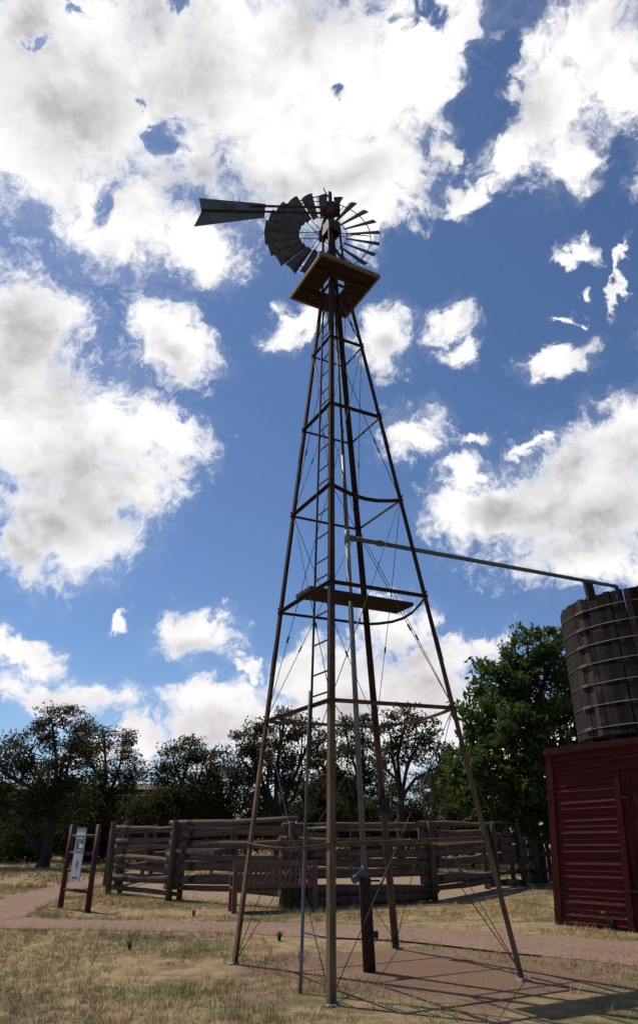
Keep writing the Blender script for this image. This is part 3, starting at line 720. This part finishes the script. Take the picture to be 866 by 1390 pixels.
tz = MB()
for i in range(8): bq(tz, -.64+.165*i, -.53+.165*i, .055, .085, .0222, .0245)
tz.build('caption', M['ban_text'], ban)
txs = [(-.09, 1), (.16, 1), (.16, .66), (.30, .62), (.55, .58), (.92, .54), (.96, .30), (1.0, .05), (.74, -.22), (.50, -.45), (.46, -.72), (.52, -1.0), (.22, -.86), (.08, -.52), (-.12, -.30), (-.32, -.38), (-.50, -.28), (-.64, .0), (-.94, .34), (-.09, .34)]
MB().prism([bp(.42*x, .315+.125*y, .0222) for x, y in txs], fwd*.0022).build('state_emblem', M['ban_red'], ban)

# ------------------------------------------------------------------ trees
def tree(name, label, base, lobes, clumps, leaves, lsize, tr_r, mat, fork=.3, group=None, trunk_lean=(0, 0), cspread=.42, extra=None, droop=0.0, zmin=.4):
    base = Vector(base); rt = thing(name, label, 'shrub' if name == 'shrub' else 'tree', base, group)
    top = max(l[0].z+l[1].z for l in lobes); H = top-base.z
    tb = MB(); fk = base+Vector((trunk_lean[0], trunk_lean[1], H*fork))
    if tr_r > 0:
        mid = base.lerp(fk, .5)+Vector((random.uniform(-.1, .1), random.uniform(-.1, .1), 0))*(H/6)
        tb.tube([base-Vector((0, 0, .15)), base+Vector((0, 0, .15)), mid, fk], [tr_r*1.35, tr_r*1.05, tr_r*.85, tr_r*.75], 9)
    V = []
    vol = np.array([(l[1].x*l[1].z)**1.0 for l in lobes]); vol /= vol.sum()
    for (c, r), w in zip(lobes, vol):
        if tr_r > 0:
            k1 = fk.lerp(c, .5)+Vector([random.uniform(-.12, .12)*(c-fk).length for _ in 'xyz']); tip = c+Vector((random.uniform(-.2, .2)*r.x, 0, r.z*.5))
            lim = [fk-Vector((0, 0, .1)), k1, c, tip]; rr = tr_r*(.30+.5*math.sqrt(w))
            tb.tube(lim, [rr, rr*.72, rr*.42, rr*.12], 7)
        n = max(2, int(clumps*w))
        for _ in range(n):
            d = Vector(rng.normal(0, 1, 3)); d.normalize(); f = random.uniform(.35, 1.0)**.6
            p = c+Vector((d.x*r.x, d.y*r.y, d.z*r.z))*f
            if p.z < base.z+zmin: p.z = base.z+zmin+random.random()*.3
            if tr_r > 0:
                s = c.lerp(k1, random.uniform(0, .7)) if random.random() < .5 else c.lerp(tip, random.uniform(0, .8))
                m_ = s.lerp(p, .5)+Vector((random.uniform(-.1, .1), random.uniform(-.1, .1), .12))*(p-s).length*.6
                q = tr_r*.10+.006; tb.tube([s, m_, p], [q, q*.65, q*.2], 4, False)
            sc = random.uniform(.6, 1.25)*cspread
            nl = int(leaves*random.uniform(.6, 1.3))
            pts = np.clip(rng.normal(0, 1, (nl, 3)), -1.7, 1.7)*np.array([sc, sc, sc*.62])*.55+np.array(p)
            V.append(pts)
    P_ = np.concatenate(V); n = len(P_)
    a = rng.normal(0, 1, (n, 3)); a[:, 2] -= droop; a /= np.linalg.norm(a, axis=1)[:, None]
    b = rng.normal(0, 1, (n, 3)); b -= a*(a*b).sum(1)[:, None]; b /= np.linalg.norm(b, axis=1)[:, None]
    s = (lsize*rng.uniform(.55, 1.3, n))[:, None]
    Q = np.stack([P_-a*s, P_+b*s*.42-a*s*.1, P_+a*s, P_-b*s*.42-a*s*.1], 1).reshape(-1, 3)-np.array(base)
    npmesh('crown', Q, np.arange(4*n).reshape(-1, 4), M[mat], rt)
    if extra: extra(tb)
    if tb.v: tb.build('trunk', M['bark'], rt)
    return rt
def LB(Y, *ls):                                           # crown lobes surveyed at ground distance Y
    out = []
    for l in ls:
        px, py, rx, ry = l[:4]; dy = l[4] if len(l) > 4 else 0
        c = at(px, py, Y+dy); k = (c.y*cp+(c.z-CAMZ)*sp)/F
        out.append((c, Vector((rx*k, (rx+ry)*.5*k, ry*k))))
    return out
def gz(px, Y): v = at(px, 1150, Y); return Vector((v.x, Y, float(rise(Y))))
TG = 'scrubby trees behind the corral'
def limb(tb):
    b = gz(63, 32.6); tb.tube([b+Vector((-.1, 0, .3)), b+Vector((-.55, -.2, 1.0)), b+Vector((-1.2, -.3, 1.55)), b+Vector((-.9, -.3, 2.1)), b+Vector((-1.0, -.2, 3.0))], [.17, .15, .12, .10, .05], 8)
tree('scrubby_tree', 'tall dark scrubby tree with crooked leaning limb at the left edge', gz(63, 32.6), LB(32.6, (72, 985, 40, 32), (40, 1025, 48, 36), (5, 1050, 45, 40), (85, 1040, 55, 40), (30, 1090, 60, 36), (90, 1095, 45, 32), (100, 1005, 30, 30), (-35, 1080, 50, 50)), 180, 108, .082, .26, 'leaf_olive', .30, TG, (.1, 0), .50, limb)
tree('scrubby_tree', 'airy scrubby tree with see-through crown right of the tall leftmost tree', gz(128, 37), LB(37, (142, 1000, 36, 30), (165, 1030, 30, 30), (118, 1030, 36, 34), (140, 1060, 48, 36), (170, 1060, 26, 26), (118, 1075, 40, 28)), 99, 96, .082, .22, 'leaf_olive', .38, TG, (.2, 0), .52)
tree('scrubby_tree', 'low bushy tree standing between the airy tree and the corral corner', gz(250, 34), LB(34, (258, 1018, 30, 20), (235, 1030, 25, 22), (285, 1042, 36, 26), (212, 1052, 22, 18), (262, 1070, 60, 28), (300, 1075, 40, 30)), 114, 105, .082, .2, 'leaf_grey', .32, TG, (0, 0), .5)
tree('scrubby_tree', 'tall loose-crowned tree behind the left leg of the windmill', gz(380, 33), LB(33, (345, 1005, 32, 26), (385, 985, 36, 26), (420, 1005, 30, 30), (365, 1035, 45, 28), (410, 1050, 40, 32), (330, 1035, 26, 24)), 118, 105, .082, .24, 'leaf_olive', .3, TG, (-.2, 0), .48)
tree('scrubby_tree', 'slender tree seen between the near leg and the well pipe of the windmill', gz(478, 35), LB(35, (470, 1000, 26, 26), (492, 985, 26, 22), (455, 1035, 30, 26), (495, 1030, 30, 28), (478, 1065, 45, 26)), 85, 101, .082, .18, 'leaf_olive', .34, TG, (0, 0), .48)
tree('scrubby_tree', 'thin dark-trunked tree with open crown between the back leg and right leg', gz(543, 31), LB(31, (552, 975, 28, 20), (575, 998, 24, 22), (530, 1000, 24, 22), (560, 1022, 26, 20), (595, 1040, 22, 22), (520, 1040, 22, 22)), 64, 91, .082, .19, 'leaf_olive', .42, TG, (.15, 0), .45)
tree('scrubby_tree', 'small greyish tree beside the broad green tree', gz(618, 36), LB(36, (612, 1040, 26, 28), (640, 1060, 30, 30), (590, 1070, 30, 26)), 66, 96, .082, .15, 'leaf_grey', .35, TG, (0, 0), .5)
SGp = 'low shrubs along the back of the corral'
for px, Y, w, h, mt, lab in ((205, 33, 34, 34, 'leaf_olive', 'dark low shrub in front of the long barn, left of the corral corner'), (262, 36, 50, 38, 'leaf_olive', 'wide dark shrub below the low bushy tree'), (335, 34, 46, 44, 'leaf_grey', 'grey green shrub just left of the left windmill leg'), (405, 37, 48, 42, 'leaf_olive', 'dense dark shrub behind the windmill ladder'), (470, 38, 46, 40, 'leaf_olive', 'dark shrub behind the well pipe'), (530, 37, 42, 36, 'leaf_grey', 'grey green shrub beside the dark thin trunk'), (590, 34, 42, 42, 'leaf_olive', 'dark shrub right of the back windmill leg'), (640, 32, 36, 40, 'leaf_grey', 'shrub at the foot of the broad green tree'), (120, 36.5, 44, 40, 'leaf_olive', 'dark shrub hidden behind the ladder sign'), (20, 37, 60, 44, 'leaf_olive', 'dark shrub below the leftmost tree')):
    cy = 1122-h*.55 if px > 150 else 1118
    tree('shrub', lab, gz(px, Y), LB(Y, (px, cy, w, h), (px-w*.6, cy+16, w*.6, h*.7), (px+w*.6, cy+14, w*.6, h*.7), (px, cy+40, w*.9, h*.6)), 80, 120, .09, .06, mt, .3, SGp, (0, 0), .55, None, 0, .15)
tree('broadleaf_tree', 'large dense bright green broad-leaved tree behind the red shed', (6.9, 24.2, 0), LB(24.2, (716, 885, 30, 34), (752, 892, 36, 34, .5), (680, 930, 40, 38), (735, 940, 55, 45), (655, 985, 38, 38), (700, 990, 60, 45, -1), (765, 990, 55, 55, 1), (640, 1040, 36, 36), (690, 1050, 60, 45, -1.2), (750, 1060, 60, 55), (655, 1085, 42, 30, -.5), (705, 1100, 55, 34, -.6), (800, 960, 45, 70, 1.5), (760, 1110, 50, 34), (845, 1010, 50, 70, 2)), 430, 74, .125, .30, 'leaf_bright', .22, None, (0, 0), .42, None, .5, .9)

# ------------------------------------------------------------------ barn and far house
b0, b1 = at(-330, 1072, 41), at(274, 1073, 43.5)
gzb = float(rise(41)); bx = b1-b0; bx.z = 0; BLn = bx.length; bx.normalize(); by = Vector((-bx.y, bx.x, 0))
B0 = Vector((b0.x, b0.y, gzb)); EH = b0.z-gzb
brn = thing('long_barn', 'long low dark red slatted barn half hidden behind the left trees', 'barn', B0)
def bb(u, d, z): return B0+bx*u+by*d+Vector((0, 0, z))
m = MB(); z = .12
while z < EH-.3:
    k = int(BLn/3.0)
    for i in range(k):
        if random.random() < .93: m.beam(bb(i*BLn/k+.03, .06, z), bb((i+1)*BLn/k-.03, .06, z), .025, .17 if random.random() < .8 else .13)
    z += .215
m.build('front_wall', M['barn_red'], brn)
m = MB(); z = .12
while z < EH-.1:
    k = int(BLn/3.0)
    for i in range(k):
        if random.random() < .90: m.beam(bb(i*BLn/k, 5, z), bb((i+1)*BLn/k, 5, z), .025, .20)
    z += .215
for d in (2.4,): m.beam(bb(0, d, EH*.45), bb(BLn, d, EH*.45), .03, EH*.9)
m.build('back_wall', M['barn_red'], brn)
for i in range(int(BLn/3)+1): MB().beam(bb(i*BLn/int(BLn/3), 0, -.3), bb(i*BLn/int(BLn/3), 0, EH), .16, .16, (1, 0, 0)).build('post', M['barn_red'], brn)
rfm = MB(); rfm.prism([bb(-.4, -.5, EH), bb(-.4, -.5, EH+.1), bb(-.4, 2.5, EH+.55), bb(-.4, 5.5, EH+.1), bb(-.4, 5.5, EH), bb(-.4, 2.5, EH+.43)], bx*(BLn+.8)); rfm.build('roof', M['barn_roof'], brn)
rd = thing('red_roofed_house', 'small far house with a dull red roof glimpsed between the trees', 'house', at(452, 1150, 62))
M['red_roof'] = mottled('dull_red_roof', (.20, .055, .035), (.14, .04, .03), 4, .8)
hb = at(452, 1150, 62); hb.z = float(rise(62))
m = MB(); m.box(hb+Vector((0, 0, 1.6)), (5, 5, 3.2)); m.build('wall', M['barn_red'], rd)
m = MB(); m.prism([hb+Vector((-3.0, -3, 3.2)), hb+Vector((0, -3, 5.0)), hb+Vector((3.0, -3, 3.2))], (0, 6, 0)); m.build('roof', M['red_roof'], rd)

# ------------------------------------------------------------------ small plants
def tuft(name, label, loc, n, h, flowers=0, group=None):
    r = thing(name, label, 'plant', loc, group); V = []
    for _ in range(n):
        a = random.uniform(0, 6.28); l = random.uniform(.5, 1)*h; o = random.uniform(.1, .7)*l; w = .012
        d = Vector((math.cos(a), math.sin(a), 0)); s = Vector((-d.y, d.x, 0))*w; m = d*o*.4+Vector((0, 0, l*.6)); t = d*o+Vector((0, 0, l))
        V += [d*.02-s, d*.02+s, m+s*1.2, m-s*1.2, m-s*1.2, m+s*1.2, t+s*.1, t-s*.1]
    V = np.array([tuple(v) for v in V]); npmesh('leaves', V, np.arange(len(V)).reshape(-1, 4), M['weed'], r)
    for _ in range(flowers):
        p = Vector(loc)+Vector((random.uniform(-.14, .14), random.uniform(-.1, .1), h*random.uniform(.6, 1.05)))
        f = MB()
        for k in range(5):
            a = k*1.2566; d = Vector((math.cos(a), math.sin(a)*.6, .5*math.sin(a))); f.add([p, p+d*.02+Vector((0, -.012, .01)), p+d*.035, p+d*.02+Vector((0, .012, -.01))], [(0, 1, 2, 3)])
        f.build('flower', M['flower'], r)
    return r
tuft('weed', 'weed with small yellow flowers growing against the foot of the red shed', gp(830, 1263)+Vector((0, 0, 0)), 60, .24, 9)
tuft('weed', 'small green weed in the dry grass near the left windmill leg', gp(379, 1277), 40, .13)
tuft('weed', 'green tuft of weeds beside the path left of the windmill', gp(176, 1289), 40, .12)
tuft('weed', 'low green weed in the grass in front of the log corral', gp(263, 1244), 40, .12)

# ------------------------------------------------------------------ sky, clouds, sun
SUN_AZ = Vector((-.47, .35, 0)).normalized(); SUN_EL = rad(59)
sd3 = Vector((SUN_AZ.x*math.cos(SUN_EL), SUN_AZ.y*math.cos(SUN_EL), math.sin(SUN_EL)))
sun = bpy.data.lights.new('sun', 'SUN'); sun.energy = 4.6; sun.angle = rad(.5); sun.color = (1, .95, .87)
so = bpy.data.objects.new('sun', sun); COL.objects.link(so); so.rotation_euler = sd3.to_track_quat('Z', 'Y').to_euler(); so.location = sd3*60

# cloud masses of the day: direction seen from the yard (from the photo's bearings) and angular size
CL = [(120,110,240,150,0),(380,110,250,165,0),(560,70,115,120,0),(425,225,165,100,0),(265,335,78,48,8),(150,290,95,85,20),(500,285,85,62,0),(10,150,150,125,0),(625,25,60,60,0),(540,220,50,70,0),
 (735,150,80,92,0),(815,55,70,70,0),(690,205,45,40,0),(640,270,48,20,-18),(770,220,40,40,0),(845,110,45,60,0),(620,200,22,22,0),
 (40,225,110,50,8),(20,425,90,42,5),(15,470,105,108,0),(70,600,150,140,0),(165,590,105,62,0),(235,590,62,30,-8),(95,710,105,78,0),(170,670,75,60,0),(60,440,60,55,0),
 (235,462,70,50,38),(274,862,52,36,14),(182,838,13,12,0),(35,888,70,24,22),(95,948,88,30,4),(190,1012,48,30,8),(295,955,82,36,-4),(265,1000,60,22,0),(-30,868,50,45,0),(140,1030,70,16,0),(330,900,26,10,20),
 (392,455,34,26,-20),(420,440,26,26,0),(520,458,50,42,20),(560,585,50,38,0),(641,592,24,12,0),(608,432,32,27,0),(632,472,22,20,30),(755,490,48,20,-15),(785,350,26,14,35),(782,405,8,8,0),(762,437,9,7,0),(836,392,34,8,-48),(852,350,26,7,-60),
 (790,680,150,95,-8),(670,690,90,55,0),(845,590,80,55,-15),(800,755,85,48,5),(625,640,40,30,0),(730,600,42,12,-5),(640,700,60,35,0),
 (530,845,62,40,0),(600,890,86,30,0),(500,945,150,62,0),(660,872,40,15,-12),(415,912,58,36,-15),(620,980,140,60,0),(360,990,160,50,0),(760,1010,120,60,0),(440,1010,200,50,0),
 (980,420,90,70,0),(1080,640,120,80,0),(-150,640,120,100,0),(-180,300,150,100,0),(1010,130,130,90,0),(380,-160,300,130,0),(800,-170,160,90,0),(-250,900,160,60,0),(1080,930,140,60,0)]
SHADOWED = [(10,470,75,95,15),(70,520,60,60,30),(85,655,125,70,-8),(150,690,110,40,-8),(60,720,90,45,0),(190,690,55,22,-10),(100,160,120,80,10),(270,110,70,75,30),(190,20,40,60,0),(20,40,40,60,0),(330,255,150,30,-4),(430,30,70,40,0),(470,230,80,30,-10),
 (800,700,110,50,-8),(760,640,80,35,0),(860,640,50,50,0),(700,700,60,25,0),(235,475,34,22,38),(275,880,40,14,10),(520,900,110,34,0),(590,950,90,40,0),(470,960,80,40,0),(300,985,80,26,0),(110,965,80,18,0),(730,140,40,40,0),(530,470,24,14,20),(800,740,80,30,0),(660,20,50,30,0)]
HOLES = [(228,182,20,13,-20),(150,280,18,30,20),(46,66,8,18,10),(95,18,14,10,0),(190,132,11,8,0),(452,122,12,9,0),(575,15,34,14,30),(660,110,26,70,10),(240,5,16,9,0),(565,345,40,30,0)]
def blobs_group(big=False):
    gtree = bpy.data.node_groups.new('cloud_masses', 'ShaderNodeTree')
    gtree.interface.new_socket('Vector', in_out='INPUT', socket_type='NodeSocketVector'); gtree.interface.new_socket('Field', in_out='OUTPUT', socket_type='NodeSocketFloat')
    t = NT(gtree); vi = t.add('NodeGroupInput').outputs[0]; go = t.add('NodeGroupOutput')
    def chain(lst, seed=None):
        acc = None; vin = vi
        for j, (px, py, rx, ry, rot) in enumerate(lst):
            if (acc is not None and j % 6 == 0) or (j == 0 and seed is not None):   # keeps the node evaluation sequential
                vin = t.add('ShaderNodeVectorMath', operation='MULTIPLY_ADD', ins={0: acc if acc is not None else seed, 1: (1e-7, 1e-7, 1e-7), 2: vi}).outputs[0]
            d = ray(px, py); k = d.length; d.normalize(); sx = rx/F/k; sy = ry/F/k
            right = d.cross(Vector((0, 0, 1))).normalized(); up = right.cross(d); a = rad(-rot)
            e1 = right*math.cos(a)+up*math.sin(a); e2 = -right*math.sin(a)+up*math.cos(a)
            R = Matrix((e1, e2, e1.cross(e2))).transposed().to_euler()
            mp = t.add('ShaderNodeMapping', vector_type='TEXTURE', ins={'Vector': vin, 'Location': d, 'Rotation': R, 'Scale': (sx, sy, .5)})
            ln = t.add('ShaderNodeVectorMath', operation='LENGTH', ins={0: mp.outputs[0]}).outputs[1]
            if acc is None: acc = ln
            else:
                n = t.add('ShaderNodeMath', operation='SMOOTH_MIN', ins={0: acc, 1: ln, 2: .22}); acc = n.outputs[0]
        return acc
    body = chain(SHADOWED if big else CL)
    if big: t.l.new(body, go.inputs[0]); return gtree
    hole = chain(HOLES, body)
    hv = t.add('ShaderNodeMapRange', interpolation_type='SMOOTHSTEP', ins={'Value': hole, 'From Min': 1.9, 'From Max': .0, 'To Min': 0, 'To Max': 1.05}).outputs[0]
    f = t.math('ADD', body, hv); t.l.new(f, go.inputs[0]); return gtree
def build_world():
    w = bpy.data.worlds.new('World'); S.world = w; w.use_nodes = True; nt = w.node_tree; nt.nodes.clear(); t = NT(nt)
    sky = t.add('ShaderNodeTexSky', sky_type='NISHITA', sun_disc=False, sun_elevation=SUN_EL, sun_rotation=math.atan2(SUN_AZ.x, SUN_AZ.y), altitude=900.0, air_density=1.0, dust_density=.6, ozone_density=2.2)
    d = t.add('ShaderNodeTexCoord').outputs['Generated']
    grp = blobs_group(); grpb = blobs_group(True)
    def field(vec, after=None):
        if after is not None: vec = t.add('ShaderNodeVectorMath', operation='MULTIPLY_ADD', ins={0: after, 1: (1e-7, 1e-7, 1e-7), 2: vec}).outputs[0]
        g = t.add('ShaderNodeGroup', node_tree=grp if after is None else grpb); nt.links.new(vec, g.inputs[0]); return g.outputs[0]
    def warp(vec, amt):
        n = t.add('ShaderNodeTexNoise', ins={'Vector': vec, 'Scale': 9.0, 'Detail': 3.0, 'Roughness': .5})
        o = t.add('ShaderNodeVectorMath', operation='SUBTRACT', ins={0: n.outputs['Color'], 1: (.5, .5, .5)}).outputs[0]
        o = t.add('ShaderNodeVectorMath', operation='SCALE', ins={0: o, 'Scale': amt}).outputs[0]
        return t.add('ShaderNodeVectorMath', operation='ADD', ins={0: vec, 1: o}).outputs[0]
    def warp2(vec, scale, amt, detail):
        n = t.add('ShaderNodeTexNoise', ins={'Vector': vec, 'Scale': scale, 'Detail': detail, 'Roughness': .6})
        o = t.add('ShaderNodeVectorMath', operation='SUBTRACT', ins={0: n.outputs['Color'], 1: (.5, .5, .5)}).outputs[0]
        o = t.add('ShaderNodeVectorMath', operation='SCALE', ins={0: o, 'Scale': amt}).outputs[0]
        return t.add('ShaderNodeVectorMath', operation='ADD', ins={0: vec, 1: o}).outputs[0]
    wv = warp2(warp2(d, 8.0, .10, 3.0), 24.0, .085, 8.0)
    n1 = t.noise(d, 17, 10, .62); n2 = t.noise(wv, 60, 6, .65)
    f0 = field(wv)
    nn = t.math('ADD', t.math('MULTIPLY', t.math('SUBTRACT', n1, .5), 1.9), t.math('MULTIPLY', t.math('SUBTRACT', n2, .5), 1.0))
    f = t.math('ADD', f0, t.math('MULTIPLY', nn, t.sstep(f0, .15, .85, .25, 1.0)))
    dens = t.sstep(f, 1.20, .44)
    wisp = t.math('MULTIPLY', t.math('MULTIPLY', t.sstep(f, 1.6, 1.0), t.sstep(n1, .42, .62)), .10)
    dens = t.math('MAXIMUM', dens, wisp)
    fu = field(warp2(d, 6.0, .11, 4.0), f0)                # bellies of the clouds, turned away from the sun
    n3 = t.noise(wv, 10.0, 6, .52)
    thick = t.math('ADD', fu, t.math('ADD', t.math('MULTIPLY', t.math('SUBTRACT', n3, .5), 1.6), t.math('MULTIPLY', nn, .2)))
    shade = t.math('MULTIPLY', t.sstep(thick, 1.55, -.25), t.sstep(f, .95, .35))
    z = t.add('ShaderNodeSeparateXYZ', ins={0: d}).outputs[2]
    # billows: the side of each puff turned from the sun is greyer
    wb = warp2(d, 20.0, .012, 3.0)
    wsun = t.add('ShaderNodeVectorMath', operation='ADD', ins={0: wb, 1: tuple(sd3*.02)}).outputs[0]
    bl = t.math('SUBTRACT', t.noise(wsun, 13, 6, .5), t.noise(wb, 13, 6, .5))
    bl = t.sstep(bl, -.05, .20)
    bl = t.math('MULTIPLY', bl, t.sstep(f, 1.0, .5))
    tot = t.math('ADD', t.math('MULTIPLY', shade, .80), t.math('MULTIPLY', bl, .34), clamp=True)
    ccol = t.mix(tot, (1.07, 1.06, 1.06), (.47, .455, .48))
    low = t.sstep(z, .42, .02); ccol = t.mix(t.math('MULTIPLY', low, .35), ccol, (.80, .71, .73))
    skyc = t.mix(1.0, sky.outputs[0], (.80, .93, 1.10), 'MULTIPLY')
    b1 = t.add('ShaderNodeBackground', ins={'Color': skyc, 'Strength': .094}); b2 = t.add('ShaderNodeBackground', ins={'Color': ccol, 'Strength': 1.0})
    mx = t.add('ShaderNodeMixShader', ins={0: dens, 1: b1.outputs[0], 2: b2.outputs[0]})
    o = t.add('ShaderNodeOutputWorld'); nt.links.new(mx.outputs[0], o.inputs[0])
    w.cycles.sampling_method = 'MANUAL'; w.cycles.sample_map_resolution = 512
build_world()

S.view_settings.view_transform = 'Standard'; S.view_settings.look = 'None'; S.view_settings.gamma = 1.0; S.view_settings.exposure = 0.0
S.render.engine = 'CYCLES'; S.cycles.max_bounces = 5; S.cycles.diffuse_bounces = 2; S.cycles.glossy_bounces = 2; S.cycles.transmission_bounces = 3; S.cycles.use_denoising = True
bpy.context.view_layer.update()
